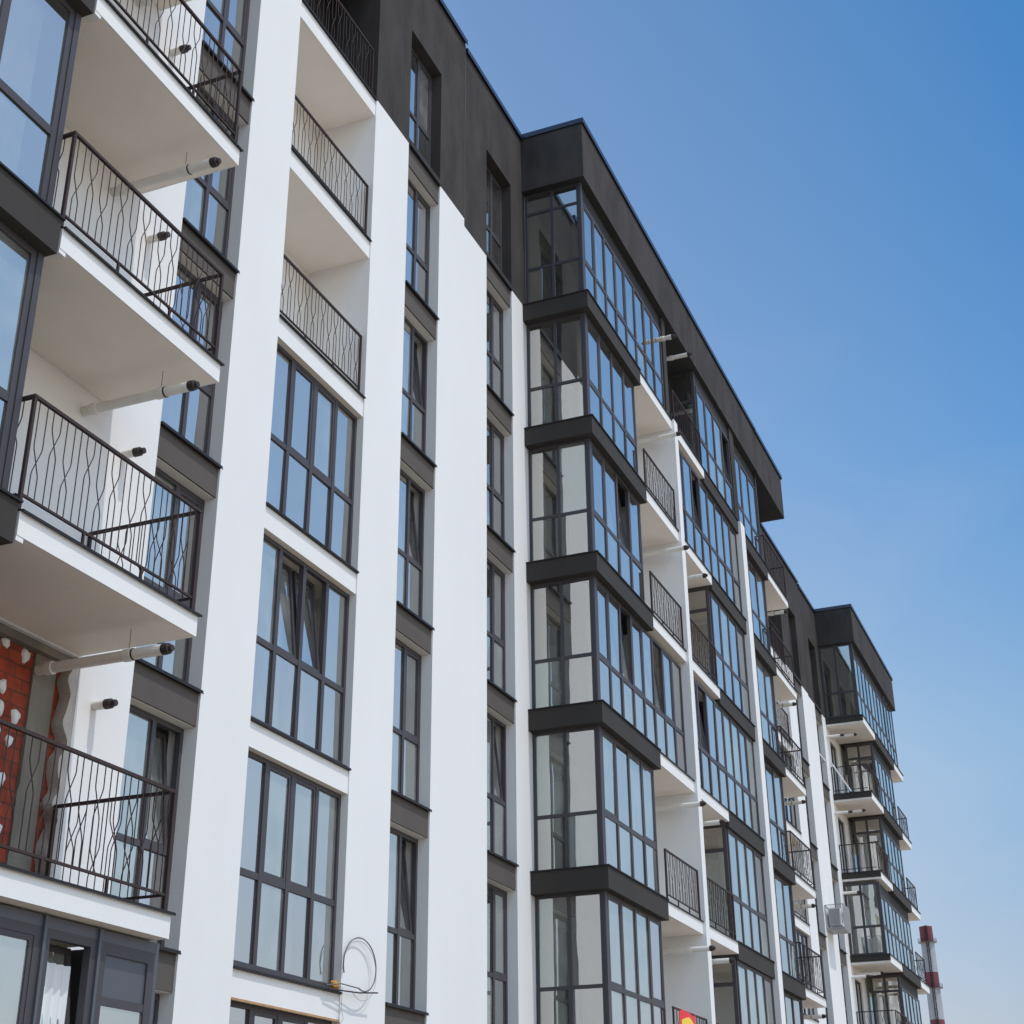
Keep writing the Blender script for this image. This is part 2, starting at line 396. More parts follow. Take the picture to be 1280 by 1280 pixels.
# ------------------------------------------------------------------ balcony at the end of a bay (X 9.0 .. 12.0 + dx)
def end_balcony(dx, levels, rail=True, brick=None):
    x0, x1 = 9.05+dx, 11.90+dx
    for k in levels:
        l = L(k, x0)
        s = MB(); s.box(x0, x1, 8.50, 9.998, l-0.31, l-0.075, WHITE); s.quad([(x0+.02, 8.52, l-.3105), (x0+.02, 9.99, l-.3105), (x1-.02, 9.99, l-.3105), (x1-.02, 8.52, l-.3105)], SOFFIT)
        s.box(x0, x0+0.10, 8.506, 8.62, l-0.36, l-0.3108, WHITE)
        o = part(s, 'balcony')
        f = MB(); f.box(x0, x1+0.03, 8.465, 9.998, l-0.075, l-0.06, FLASH); f.box(x0, x1+0.03, 8.465, 8.47, l-0.088, l-0.075, FLASH)
        part(f, 'flashing', o)
        r = MB(); sd = nextseed()
        railing(r, 'y', 8.515, x0-0.03, x1-0.09, l-0.06, l+1.13, sd)
        railing(r, 'x', x1-0.108, 8.54, 9.99, l-0.06, l+1.13, sd+50, feet=False, ends=(False, True))
        railing(r, 'x', x0-0.012, 8.54, 9.99, l-0.06, l+1.13, sd+90, feet=False, ends=(False, True))
        part(r, 'railing', o)
        if k != 0 or dx: pipe(x1-0.47, l-0.60, 9.998 if k != 1 or dx else 10.14, 8.44, o, hang=l-0.313)
        v = MB(); v.path([(x1+0.33, 9.999, l-0.78), (x1+0.33, 9.84, l-0.78)], 0.052, PIPE, 12); v2 = part(v, 'vent_pipe')
        c = MB(); c.path([(x1+0.33, 9.84, l-0.78), (x1+0.33, 9.76, l-0.78), (x1+0.33, 9.755, l-0.78), (x1+0.33, 9.70, l-0.78)], [.058, .056, .042, .036], CAP, 12); part(c, 'pipe_cap', v2)

def pier(dx, brick=False):
    x0, x1 = 8.9+dx, 12.86+dx
    zt = L(TOP, x0)
    w = MB()
    if not brick: w.box(x0, x1, 10.0, 10.42, GZ, zt, WHITE)
    else:
        l0, l1 = L(0, x0), L(1, x0)
        w.box(x0, x1, 10.0, 10.42, GZ, l0-.08, WHITE); w.box(x0, x1, 10.0, 10.42, l1-.33, zt, WHITE)
        w.box(11.93, x1, 10.0, 10.42, l0-.08, l1-.33, WHITE)
    part(w, 'wall')
    if brick:
        b = MB(); b.box(x0, 11.93, 10.17, 10.42, l0-.08, l1-.33, BRICK)
        o = part(b, 'wall', label='bare red brick wall patch with white adhesive dabs')
        c = MB(); c.box(11.38, 11.73, 10.145, 10.30, l0-.07, l1-.34, CONC); part(c, 'concrete_post', o)
        # broken edge of the insulation board
        rnd = random.Random(4); e = MB(); z = l0-.08; pts = []
        while z < l1-.45:
            pts.append((11.93 - rnd.choice([.05, .09, .16, .13]), z)); z += rnd.uniform(.14, .30)
        pts.append((11.88, l1-.335))
        fine = []
        for (a, za), (b2, zb) in zip(pts, pts[1:]):
            for q in range(5):
                t = q/5; t2 = t*t*(3-2*t); fine.append((a+(b2-a)*t2+.010*math.sin((za+(zb-za)*t)*23), za+(zb-za)*t))
        fine.append(pts[-1])
        k0 = e.mi(FOAM)
        for (a, za), (b2, zb) in zip(fine, fine[1:]):
            e.quad([(a, 10.004, za), (11.928, 10.004, za), (11.928, 10.004, zb), (b2, 10.004, zb)], FOAM)
            e.quad([(a, 10.004, za), (b2, 10.004, zb), (b2+.01, 10.165, zb), (a+.01, 10.165, za)], FOAM)
        part(e, 'insulation_board', o)
        rd = random.Random(9)
        spots = []
        for gx in range(9):
            for gz in range(9):
                if rd.random() < .78: spots.append((9.3+gx*.235+rd.uniform(-.07, .07), l0+.12+gz*.31+rd.uniform(-.1, .1)))
        for sx, sz in spots:
            if sx > 11.28: continue
            d = MB(); r0 = rd.uniform(.045, .075); n = 12; i = len(d.v); k = d.mi(DAB)
            for lev, (sc_, yy) in enumerate(((1, 10.171), (.85, 10.150), (.45, 10.142))):
                for q in range(n):
                    an = 2*math.pi*q/n; rr = r0*sc_*(1+.16*math.sin(3*an+sx*9)+.1*math.sin(5*an+sz*7))
                    d.v.append((sx+rr*math.cos(an), yy, sz+1.25*rr*math.sin(an)))
            for lev in range(2):
                for q in range(n):
                    A = i+lev*n+q; B = i+lev*n+(q+1) % n; d.f.append((A, B, B+n, A+n)); d.m.append(k)
            d.f.append(tuple(i+2*n+q for q in range(n))); d.m.append(k)
            part(d, 'adhesive_dab', o, smooth=True)
        bt = MB(); bt.box(9.1, 11.9, 10.06, 10.165, l1-.42, l1-.332, CONC); part(bt, 'batten', o)

pier(0, brick=True); pier(32.5)
end_balcony(0, range(0, 5)); end_balcony(32.5, range(-1, TOP+1))

# ------------------------------------------------------------------ glazed bays
YF, YG = 8.48, 8.63
def band(x0, x1, k, side=None, x=None, yf=YF):
    l = L(k, x0 + .3)
    w = MB(); w.box(x0, x1, yf, 9.998 if side else 9.90, l-0.42, l-0.02, BAND)
    o = part(w, 'band')
    c = MB(); c.box(x0-(0.025 if side else 0), x1, yf-0.03, 9.996 if side else 8.7, l-0.02, l+0.004, FLASH)
    part(c, 'flashing', o)
    return o
def lslab(x0, x1, k, yf=8.50, dark=False, rail=None, soff=True):
    l = L(k, x0+.3)
    w = MB(); w.box(x0, x1, yf, 9.995, l-0.30, l-0.045, WHITE)
    if soff: w.quad([(x0+.01, yf+.02, l-.3006), (x0+.01, 9.99, l-.3006), (x1-.01, 9.99, l-.3006), (x1-.01, yf+.02, l-.3006)], SOFFIT)
    o = part(w, 'balcony' if rail else 'floor_edge')
    c = MB(); c.box(x0, x1, yf-0.03, 8.64, l-0.045, l-0.02, FLASH); part(c, 'flashing', o)
    if rail:
        r = MB(); railing(r, 'y', 8.53, rail[0], rail[1], l-0.02, l+1.06, nextseed())
        if len(rail) > 2: railing(r, 'x', rail[2], 8.6, 9.99, l-0.02, l+1.06, nextseed(), ends=(False, True))
        part(r, 'railing', o)
    return o
def front(x0, x1, k, n, tilt=(), z1=None, yf=YG, corner=0.0, sash=None):
    l = L(k, x0+.3); zt = z1 if z1 else L(k+1, x0+.3)-0.42
    if z1:
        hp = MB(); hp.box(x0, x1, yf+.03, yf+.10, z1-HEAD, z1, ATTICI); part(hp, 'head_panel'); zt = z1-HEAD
    w = (x1-x0)/n
    glazing('y', yf, x0, x1, l-0.02, zt, [x0+w*i for i in range(1, n)], l+1.04, name='glazed_screen', mw=0.095, fw=0.06, sash=sash if sash is not None else tuple(range(0, n, 3)), tilt=tilt)
def sideg(x, y0, y1, k, z1=None, lo=None):
    l = L(k, x+.3); zt = z1 if z1 else L(k+1, x+.3)-0.42
    glazing('x', x, y0, y1, l-0.02, zt, [(y0+y1)/2], l+1.04, name='glazed_screen', mw=0.065, fw=0.055, toprow=(zt-.55 if z1 else None))
def inner_wall(x, k, m=WHITE2, z1=None, w=0.1):
    l = L(k, x); w_ = MB(); w_.box(x, x+w, 8.73, 9.99, l-0.02, z1 if z1 else L(k+1, x)-.43, m); part(w_, 'loggia_wall')

B0 = 25.2
ROOFB = 21.08; ROOFT = 22.66; HEAD = 0.46
for k in range(-1, TOP+1):
    top = (k == TOP); zt = ROOFB-.0 if top else None
    # --- first segment
    band(B0-0.1, 28.80, k, side=True)
    sideg(B0+0.10, YG+.047, 9.99, k, z1=zt)
    full = top or k == 2
    t = {3: (2,), 2: (2, 5), 4: (), 1: (), 0: ()}.get(k, ())
    if full:
        front(B0+0.22, 31.36, k, 8, tilt=t, z1=zt)
        if not top: lslab(28.80, 31.40, k)
        else:
            o = lslab(28.80, 31.40, k); pipe(31.2, 20.25, 8.7, 8.18, o)
    else:
        front(B0+0.22, 28.74, k, 4, tilt=t)
        inner_wall(28.74, k); o = lslab(28.80, 31.40, k, rail=(28.9, 31.34))
        pipe(31.05, L(k+1, 29)-.66, 9.99, 8.16, o)
    # --- second segment (between the thin piers)
    if k in (4, 2):
        front(31.74, 38.02, k, 8, tilt=(1,) if k == 2 else (2,), yf=8.575)
    else:
        zt2 = ROOFB if top else None
        front(34.50, 38.02, k, 4, z1=zt2, yf=8.575, tilt=(2,) if k == -1 else (3,) if k == TOP else ())
        l = L(k, 34.6)
        glazing('x', 34.40, 8.60, 9.99, l-0.02, zt2 or L(k+1, 34.6)-.32, [9.35], L(k, 34.6)+2.15, name='glazed_screen', mw=0.09, fw=0.09)
    if k not in (4, 2):
        o = lslab(31.70, 34.42, k, rail=(31.74, 34.36))
        pipe(32.9, L(k+1, 33)-(.66 if not top else -.6+.0)-(0 if not top else 1.0), 9.99, 8.22, o)
    else: lslab(31.70, 34.42, k)
    band(34.42, 38.05, k, yf=8.505)
    # --- third segment
    ZS = ZO(39)
    band(38.55, 41.55, k)
    front(38.55, 41.50, k, 3, z1=ROOFB-.0 if top else None)
    post = MB(); l = L(k, 41); post.box(41.50, 41.60, YG-.02, 9.99, l-.02, ROOFB if top else L(k+1, 41)-.42, FRAME); part(post, 'corner_post')
    if k == TOP: pass
# glazed corner posts of the first segment
for k in range(-1, TOP+1):
    l = L(k, B0+1)
    post = MB(); post.box(B0+0.09, B0+0.22, YG-.01, YG+.045, l-.02, ROOFB if k == TOP else L(k+1, B0+1)-.42, FRAME); part(post, 'corner_post')
# thin piers
w = MB(); w.box(31.40, 31.70, 8.43, 10.0, GZ, L(TOP, 31)-.02, WHITE); part(w, 'pillar')
w = MB(); w.box(38.05, 38.54, 8.43, 10.0, GZ, L(TOP, 38)-.02, WHITE); part(w, 'pillar')
w = MB(); w.box(31.40, 31.70, 8.60, 10.0, L(TOP, 31)-.018, ROOFB, ATTIC); part(w, 'pillar')
w = MB(); w.box(38.05, 38.54, 8.55, 10.0, L(TOP, 38)-.018, ROOFB, ATTIC); part(w, 'pillar')
# back walls of the bay loggias with a glazed door in each
def backwall(x0, x1, k, door, m=WHITE2, z1=None):
    l = L(k, x0+.3); zt = z1 or L(k+1, x0+.3)-.3
    w = MB(); d0, d1 = door; h = l+2.35
    if zt - l < 2.5: h = zt-.2
    w.box(x0, d0, 10.0, 10.3, l-.3, zt, m); w.box(d1, x1, 10.0, 10.3, l-.3, zt, m); w.box(d0, d1, 10.0, 10.3, h, zt, m); w.box(d0, d1, 10.0, 10.3, l-.3, l, m)
    part(w, 'wall')
    glazing('y', 10.06, d0, d1, l, h, [(d0+d1)/2], None, name='balcony_door')
for k in range(-1, TOP+1):
    z1 = ROOFB if k == TOP else None
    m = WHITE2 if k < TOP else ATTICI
    backwall(25.302, 28.74, k, (26.3, 27.9), z1=z1); backwall(28.74, 31.4, k, (29.2, 30.3), m, z1=z1)
    backwall(31.7, 34.45, k, (32.2, 33.4), m, z1=z1); backwall(34.45, 38.05, k, (35.6, 37.2), z1=z1); backwall(38.54, 41.5, k, (39.2, 40.8), z1=z1)
# roof box over the bay
def roofbox(x0, x1, dz=0.0):
    r = MB(); r.box(x0, x1, YF, 10.4, ROOFB+dz, ROOFT+dz, ATTIC)
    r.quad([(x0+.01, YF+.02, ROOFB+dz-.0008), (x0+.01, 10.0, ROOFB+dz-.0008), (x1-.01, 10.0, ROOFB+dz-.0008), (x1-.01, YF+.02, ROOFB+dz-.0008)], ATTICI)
    o = part(r, 'roof_fascia')
    f = MB(); f.box(x0-.04, x1+.04, YF-.05, 10.46, ROOFT+dz, ROOFT+dz+.06, FLASHB)
    f.box(x0-.04, x1+.04, YF-.05, YF-.035, ROOFT+dz-.07, ROOFT+dz, FLASHB); f.box(x0-.04, x0-.025, YF-.035, 9.93, ROOFT+dz-.07, ROOFT+dz, FLASHB); f.box(x1+.025, x1+.04, YF-.035, 9.93, ROOFT+dz-.07, ROOFT+dz, FLASHB)
    part(f, 'roof_flashing', o)
roofbox(B0-.08, 41.3, 0); roofbox(41.305, 45.1, -.02)

# ------------------------------------------------------------------ near bay (its last segment, at the left edge)
for k in range(-1, TOP+1):
    x1 = 8.98
    l = L(k, 7)
    w = MB(); w.box(5.6, x1+.02, YF, 9.90, l-.42, l-.02, BAND); o = part(w, 'band')
    c = MB(); c.box(5.6, x1+.04, YF-.03, 8.7, l-.02, l+.004, FLASH); part(c, 'flashing', o)
    glazing('y', YG, 6.1, x1-.08, l-.02, L(k+1, 7)-.42 if k < TOP else ROOFB+.18, [7.02, 7.96], l+1.02, name='glazed_screen', mw=0.10, fw=0.075, sash=(0,))
    post = MB(); post.box(x1-.08, x1+.0, YG-.015, 9.99, l-.02, L(k+1, 7)-.42 if k < TOP else ROOFB+.18, FRAME); part(post, 'corner_post')
    backwall(6.05, 8.9, k, (6.7, 8.3), z1=ROOFB+.18 if k == TOP else None)
w = MB(); w.box(5.6, 6.1, 8.43, 10.0, GZ, L(TOP, 6)-.45, WHITE); part(w, 'pillar')
roofbox(5.56, 12.06, .18)
attw = MB(); attw.box(8.98, 12.0, 10.0, 10.42, L(TOP, 9)+.004, ROOFT+.1, ATTIC); part(attw, 'attic_wall')
attw = MB(); attw.box(41.4, 44.5, 10.0, 10.42, L(TOP, 42)+.004, ROOFT-.1, ATTIC); part(attw, 'attic_wall')

# enclosed balcony on the lowest visible level of the near bay
l1 = L(0, 9)-.33; l0 = L(-1, 9)
zh = l1-.10
fr = glazing('y', 8.66, 9.05, 10.25, l0-.05, zh, [], l0+1.05, name='glazed_screen', fw=0.09, sash=(0,))
glazing('y', 8.66, 10.29, 11.02, l0-.05, zh, [], l0+1.05, name='glazed_screen', fw=0.08, tilt=(0,))
glazing('y', 8.66, 11.06, 11.93, l0-.05, zh, [], l0+1.05, name='glazed_screen', fw=0.11, toprow=l1-.62, solid=((0, 2),))
for mx_ in (10.27, 11.04):
    pm = MB(); pm.box(mx_-.019, mx_+.019, 8.635, 8.74, l0-.05, l1-.004, FRAMEP); part(pm, 'mullion')
h = MB(); h.box(9.05, 11.93, 8.662, 8.75, l1-.10, l1-.002, FRAMEP); part(h, 'head_panel', fr)
sd = MB(); sd.box(11.93, 11.98, 8.66, 9.99, l0-.05, l1-.002, FRAMEP); part(sd, 'side_panel', fr)
cu = MB(); n = 24
for i in range(n):
    a0 = 10.36+i*.022; a1 = a0+.022
    y0 = 8.82+.018*math.sin(i*1.3); y1 = 8.82+.018*math.sin((i+1)*1.3)
    cu.quad([(a0, y0, l0), (a1, y1, l0), (a1, y1, l1-.35), (a0, y0, l1-.35)], CLOTH)
part(cu, 'curtain', fr, smooth=True)
bt = MB(); bt.box(15.37, 18.07, 10.0, 10.02, L(0, 16)-.40, L(0, 16)-.372, TIMBER); part(bt, 'batten')

# ------------------------------------------------------------------ far bay
E0 = 57.7; zE = ZO(E0)
def elab(x0, x1, k, side_dark=True):
    l = L(k, E0)
    w = MB(); w.box(x0, x1, 8.50, 9.998, l-.33, l-.05, WHITE)
    w.quad([(x0+.01, 8.52, l-.3306), (x0+.01, 9.99, l-.3306), (x1-.01, 9.99, l-.3306), (x1-.01, 8.52, l-.3306)], SOFFIT)
    if side_dark: w.box(x0-.03, x0-.002, 8.49, 9.998, l-.25, l-.0, BAND)
    return w
for k in range(-1, TOP+1):
    l = L(k, E0); ln = L(k+1, E0)
    top = k == TOP
    flush = top or k == 2
    w = elab(E0, 60.45, k); o = part(w, 'balcony' if not flush else 'floor_edge')
    c = MB(); c.box(E0-.04, 60.45, 8.46, 9.99, l-.05, l-.026, FLASH); part(c, 'flashing', o)
    zt = ROOFB+zE if top else ln-.42
    if flush:
        glazing('x', E0+.04, 8.66, 9.99, l-.02, zt, [9.35], l+1.04, name='glazed_screen', mw=.09, fw=.09)
        front(E0+.14, 65.1, k, 8, z1=zt)
        pm = MB(); pm.box(E0+.04, E0+.14, 8.61, 8.66, l-.02, zt, FRAME); part(pm, 'corner_post')
    else:
        glazing('x', 60.45, 8.66, 9.80, l-.02, zt, [9.25], l+2.1, name='glazed_screen', mw=.09, fw=.09)
        front(60.55, 65.1, k, 5, z1=zt)
        r = MB(); railing(r, 'x', E0+.05, 8.6, 9.99, l-.02, l+1.1, nextseed(), ends=(False, True)); railing(r, 'y', 8.56, E0+.03, 60.4, l-.02, l+1.1, nextseed())
        part(r, 'railing', o)
    band(60.45, 65.15, k)
    s = elab(65.15, 67.75, k, False); o2 = part(s, 'balcony')
    c = MB(); c.box(65.15, 67.79, 8.46, 9.99, l-.05, l-.026, FLASH); part(c, 'flashing', o2)
    if not top:
        r = MB(); railing(r, 'y', 8.56, 65.2, 67.66, l-.02, l+1.1, nextseed()); railing(r, 'x', 67.64, 8.58, 9.99, l-.02, l+1.1, nextseed(), ends=(False, True)); part(r, 'railing', o2)
    else:
        g2 = glazing('y', YG, 65.2, 67.7, l-.02, zt, [66.0, 66.85], l+1.04, name='glazed_screen')
    backwall(57.802, 60.45, k, (58.2, 59.6), z1=ROOFB+zE if top else None); backwall(60.45, 65.1, k, (61.2, 63.6), z1=ROOFB+zE if top else None); backwall(65.1, 67.75, k, (65.8, 67.1), z1=ROOFB+zE if top else None)
    if k < TOP: 
        if k != 2: pipe(58.3, ln-.62, 9.99, 8.9, o)
        v = MB(); v.path([(E0-.15, 9.999, ln-.8), (E0-.15, 9.45, ln-.8)], .055, PIPE, 10); vo = part(v, 'vent_pipe')
        c = MB(); c.path([(E0-.15, 9.45, ln-.8), (E0-.15, 9.3, ln-.8)], .05, CAP, 10); part(c, 'pipe_cap', vo)
roofbox(E0-.08, 67.95, zE)
w = MB(); w.box(67.75, 68.1, 9.6, 24.2, GZ, ROOFT+zE-.06, WHITE); part(w, 'wall')

# ------------------------------------------------------------------ body, floors and rooms behind the facade
def rooms(x0, x1, cuts, loggia=()):
    w = MB(); xm = (x0+x1)/2
    for k in range(-1, TOP+1):
        l = L(k, xm)
        w.box(x0, x1, 10.44 if not loggia else 10.44, 14.5, l-.32, l-.06, INNER)
    zt = ROOFT+ZO(xm)-.15
    w.box(x0, x1, 10.44, 24.0, zt-.2, zt, INNER)
    w.box(x0, x1, 14.5, 14.7, GZ, zt-.2, INNER)
    for c in cuts: w.box(c-.1, c+.1, 10.44, 14.5, GZ, zt-.2, INNER)
    w.box(x0, x1, 23.8, 24.0, GZ, zt-.2, WHITE)
    return w
cuts = [12.3, 19.0-.4, 22.0]
A = rooms(5.6, 15.2, [5.7, 9.2, 12.3, 15.1]); part(A, 'room_walls')
A = rooms(18.22, 21.94, [18.33, 21.8]); part(A, 'room_walls')
A = rooms(21.96, 38.19, [22.1, 25.0, 28.7, 31.5, 34.5, 38.0]); part(A, 'room_walls')
A = rooms(38.21, 47.7, [38.4, 41.5, 44.6, 47.6]); part(A, 'room_walls')
A = rooms(50.72, 54.38, [50.83, 54.2]); part(A, 'room_walls')
A = rooms(54.42, 67.74, [54.6, 57.6, 60.6, 64, 67.6]); part(A, 'room_walls')
for x0, logs in ((15.37, (3, 4, 5)), (47.87, (0, 2, 4, 5))):
    w = MB()
    for k in range(-1, TOP+1):
        l = L(k, x0)
        yb = 11.36 if k in logs else 11.21
        w.box(x0-.14, x0+2.84, yb, 14.5, l-.32, l-.06, INNER)
    zt = ROOFT+ZO(x0)-.15
    w.box(x0-.14, x0+2.84, 14.5, 14.7, GZ, zt, INNER); w.box(x0-.14, x0+2.84, 10.43, 24, zt-.3, zt-.1, INNER); w.box(x0-.14, x0+2.84, 23.8, 24.0, GZ, zt-.3, WHITE)
    part(w, 'room_walls')
w = MB(); w.box(5.3, 5.58, 8.5, 24.0, GZ, ROOFT+.1, WHITE); part(w, 'wall')

# ------------------------------------------------------------------ things on the building
# air conditioner in a cage
ac = empty('air_conditioner', (53.3, 9.99, 8.6), 'small white air conditioner in a grey wire cage on the far white pillar', 'air conditioner')
def local(mb, name, o):
    m = o.matrix_world if False else o.location
    mb.v = [(x-m[0], y-m[1], z-m[2]) for x, y, z in mb.v]
    return mb.build(name, o)
b = MB(); b.box(53.75, 54.45, 9.50, 9.92, 8.95, 9.55, ACW); b.box(53.72, 53.75, 9.53, 9.89, 8.99, 9.51, GALV); local(b, 'housing', ac)
b = MB(); n = 18
b.path([(54.1+.22*math.cos(6.283*i/n), 9.494, 9.25+.22*math.sin(6.283*i/n)) for i in range(n+1)], .008, GALV, 5)
for i in range(6):
    a = math.pi*i/6; b.path([(54.1+.2*math.cos(a), 9.492, 9.25+.2*math.sin(a)), (54.1-.2*math.cos(a), 9.492, 9.25-.2*math.sin(a))], .004, GALV, 4)
local(b, 'fan_grille', ac)
c = MB(); X0, X1, Y0, Y1, Z0, Z1 = 53.5, 54.6, 9.33, 9.98, 8.80, 9.62
for x in (X0, X1):
    for y in (Y0, Y1):
        c.path([(x, y, Z0), (x, y, Z1)], .018, GALV, 4)
for z in (Z0, Z1):
    c.path([(X0, Y0, z), (X1, Y0, z), (X1, Y1, z), (X0, Y1, z), (X0, Y0, z)], .016, GALV, 4)
for i in range(1, 10):
    y = Y0+(Y1-Y0)*i/10
    for x in (X0, X1): c.path([(x, y, Z0), (x, y, Z1)], .007, GALV, 4)
for i in range(1, 18):
    x = X0+(X1-X0)*i/18; c.path([(x, Y0, Z0), (x, Y0, Z1)], .007, GALV, 4)
    c.path([(x, Y0, Z0), (x, Y1, Z0)], .007, GALV, 4)
c.box(X0, X1, Y0, Y1, Z0-.05, Z0-.02, GALV)
local(c, 'cage', ac)

# loops of cable by the window sill
cb = MB()
def circ(cx, cz, rx, rz, a0, a1, y0, y1, n=40):
    return [(cx+rx*math.cos(math.radians(a0+(a1-a0)*i/n)), y0+(y1-y0)*i/n, cz+rz*math.sin(math.radians(a0+(a1-a0)*i/n))) for i in range(n+1)]
cb.path([(17.55, 9.93, 2.60), (17.9, 9.90, 2.655)] + circ(18.47, 2.98, .42, .36, -110, 205, 9.86, 9.97), .0095, CABLE, 6)
cb.path(circ(18.50, 2.90, .46, .40, -130, 195, 9.90, 9.975), .004, GALV, 5)
cb.path([(18.02, 9.95, 2.63), (18.03, 9.96, 2.35), (17.97, 9.96, 2.22), (18.03, 9.97, 2.14), (18.10, 9.96, 2.23), (18.03, 9.96, 2.35)], .004, GALV, 5)
cb.v = [(x-17.9, y-9.93, z-2.6) for x, y, z in cb.v]
o = cb.build('cable'); o.location = (17.9, 9.93, 2.6); tag(o, 'coiled grey cable looped in front of the white pillar beside the lower window', 'cable')
sp = MB(); sp.path([(17.6, 9.93, 2.555), (18.35, 9.86, 2.585), (18.85, 9.84, 2.64)], .011, RAIL, 6)
sp.v = [(x-17.6, y-9.93, z-2.55) for x, y, z in sp.v]
o = sp.build('steel_rod'); o.location = (17.6, 9.93, 2.55); tag(o, 'thin dark rod lying on the window sill below the coiled cable', 'rod')
fm = MB(); rnd = random.Random(3)
n = 10
for i in range(5):
    z = 2.60+.028*i; s = (.6, .95, 1, .9, .5)[i]
    for q in range(n):
        a = 6.283*q/n; r = s*(1+rnd.uniform(-.15, .15)); fm.v.append((17.97+.10*r*math.cos(a), 10.05+.05*r*math.sin(a), z))
for i in range(4):
    for q in range(n):
        fm.f.append((i*n+q, i*n+(q+1) % n, (i+1)*n+(q+1) % n, (i+1)*n+q)); fm.m.append(fm.mi(PUFOAM))
fm.f.append(tuple(4*n+q for q in range(n))); fm.m.append(0)
fm.v = [(x-17.97, y-10.05, z-2.6) for x, y, z in fm.v]
o = fm.build('foam_lump'); o.location = (17.97, 10.05, 2.6); tag(o, 'orange lump of mounting foam on the sill corner by the coiled cable', 'foam')

# banner on the railing
bn = empty('banner', (29.85, 8.50, 2.5), 'red and yellow banner hung on a balcony railing at the lower edge', 'banner')
def bpt(u, v, d=0): return (29.30+1.12*u, 8.50+.02*math.sin(u*7+v*2)-d, 3.47-1.0*(1-v)-.03*math.sin(u*3.1))
b = MB(); N = 14
for i in range(N):
    for j in range(10):
        b.quad([bpt(i/N, j/10), bpt((i+1)/N, j/10), bpt((i+1)/N, (j+1)/10), bpt(i/N, (j+1)/10)], BRED)
local(b, 'cloth', bn)
b = MB()
for i in range(N):
    for j in range(10):
        f = lambda u, v: (.1+.8*u, .06+(.74+.1*math.sin(u*3.14))*v)
        P4 = [f(i/N, j/10), f((i+1)/N, j/10), f((i+1)/N, (j+1)/10), f(i/N, (j+1)/10)]
        b.quad([bpt(u, v, .006) for u, v in P4], BYEL)
local(b, 'yellow_field', bn)
b = MB()
for t in (0.02, 0.98): 
    p = bpt(t, 1); b.path([p, (p[0], 8.53, 3.46)], .006, CLOTH, 4)
for t in (.22, .42, .62, .8):
    b.path([bpt(t, .18, .012), bpt(t+.02, .50, .012), bpt(t+.09, .34, .012), bpt(t+.12, .52, .012)], .018, BRED, 4)
local(b, 'lettering', bn)

# leaning pole on the far bay's balcony
p = MB(); p.path([(0, 0, 0), (0, -.66, -1.22)], .028, ACW, 8)
o = p.build('leaning_pole'); o.location = (57.62, 9.93, 15.9); tag(o, 'white pole slanting across the corner balcony of the far bay', 'pole')

# ------------------------------------------------------------------ chimney stack
CX = 500.0
def zc(slope): return slope*CX
stk = empty('chimney_stack', (CX, 62.2, GZ), 'tall red and white banded factory chimney far beyond the block', 'chimney')
def ring(mb, z0, z1, r0, r1, m, n=32):
    i = len(mb.v); k = mb.mi(m)
    for z, r in ((z0, r0), (z1, r1)):
        for q in range(n): mb.v.append((r*math.cos(6.2832*q/n), r*math.sin(6.2832*q/n), z))
    for q in range(n):
        mb.f.append((i+q, i+(q+1) % n, i+n+(q+1) % n, i+n+q)); mb.m.append(k)
TOPZ = 82.6
bands = [(0, 4.9, STACKR), (4.9, 14.3, STACKW), (14.3, 19.0, STACKR), (19.0, 28.7, STACKW), (28.7, 33.6, STACKR), (33.6, 43, STACKW), (43, 48, STACKR), (48, 82, STACKW)]
rad = lambda d: 2.05 + d*.0075
mb = MB()
for a, b2, m in bands: ring(mb, TOPZ-b2, TOPZ-a, rad(b2), rad(a), m)
ring(mb, TOPZ, TOPZ-.01, rad(0), rad(0)*.8, STACKR); ring(mb, TOPZ-.01, TOPZ-3, rad(0)*.8, rad(0)*.8, FLASH)
o = mb.build('shaft', stk, True)
for d in (4.9, 19.0, 33.6, 48):
    mb = MB(); ring(mb, TOPZ-d-.15, TOPZ-d-.15, rad(d), rad(d)+.9, GALV); ring(mb, TOPZ-d, TOPZ-d, rad(d)+.9, rad(d), GALV); ring(mb, TOPZ-d-.15, TOPZ-d, rad(d)+.9, rad(d)+.9, FLASH)
    for q in range(24):
        a = 6.2832*q/24; x, y = (rad(d)+.85)*math.cos(a), (rad(d)+.85)*math.sin(a); mb.path([(x, y, TOPZ-d), (x, y, TOPZ-d+1.1)], .03, FLASH, 4)
    for hh in (.55, 1.1): mb.path([((rad(d)+.85)*math.cos(6.2832*q/24), (rad(d)+.85)*math.sin(6.2832*q/24), TOPZ-d+hh) for q in range(25)], .035, FLASH, 4)
    mb.build('platform', stk)
mb = MB(); a = math.radians(188)
for s in (-.32, .32):
    mb.path([((rad(d)+.25)*math.cos(a)-s*math.sin(a), (rad(d)+.25)*math.sin(a)+s*math.cos(a), TOPZ-d) for d in (0, 80)], .12, FLASH, 4)
for i in range(160):
    d = i*.5; mb.path([((rad(d)+.25)*math.cos(a)-s*math.sin(a), (rad(d)+.25)*math.sin(a)+s*math.cos(a), TOPZ-d) for s in (-.32, .32)], .04, FLASH, 4)
for i in range(50):
    d = i*1.6; mb.path([((rad(d)+.25+.5*math.sin(t))*math.cos(a)-.45*math.cos(t)*math.sin(a), (rad(d)+.25+.5*math.sin(t))*math.sin(a)+.45*math.cos(t)*math.cos(a), TOPZ-d) for t in (0, .8, 1.57, 2.3, 3.14)], .05, FLASH, 4)
mb.build('ladder', stk)

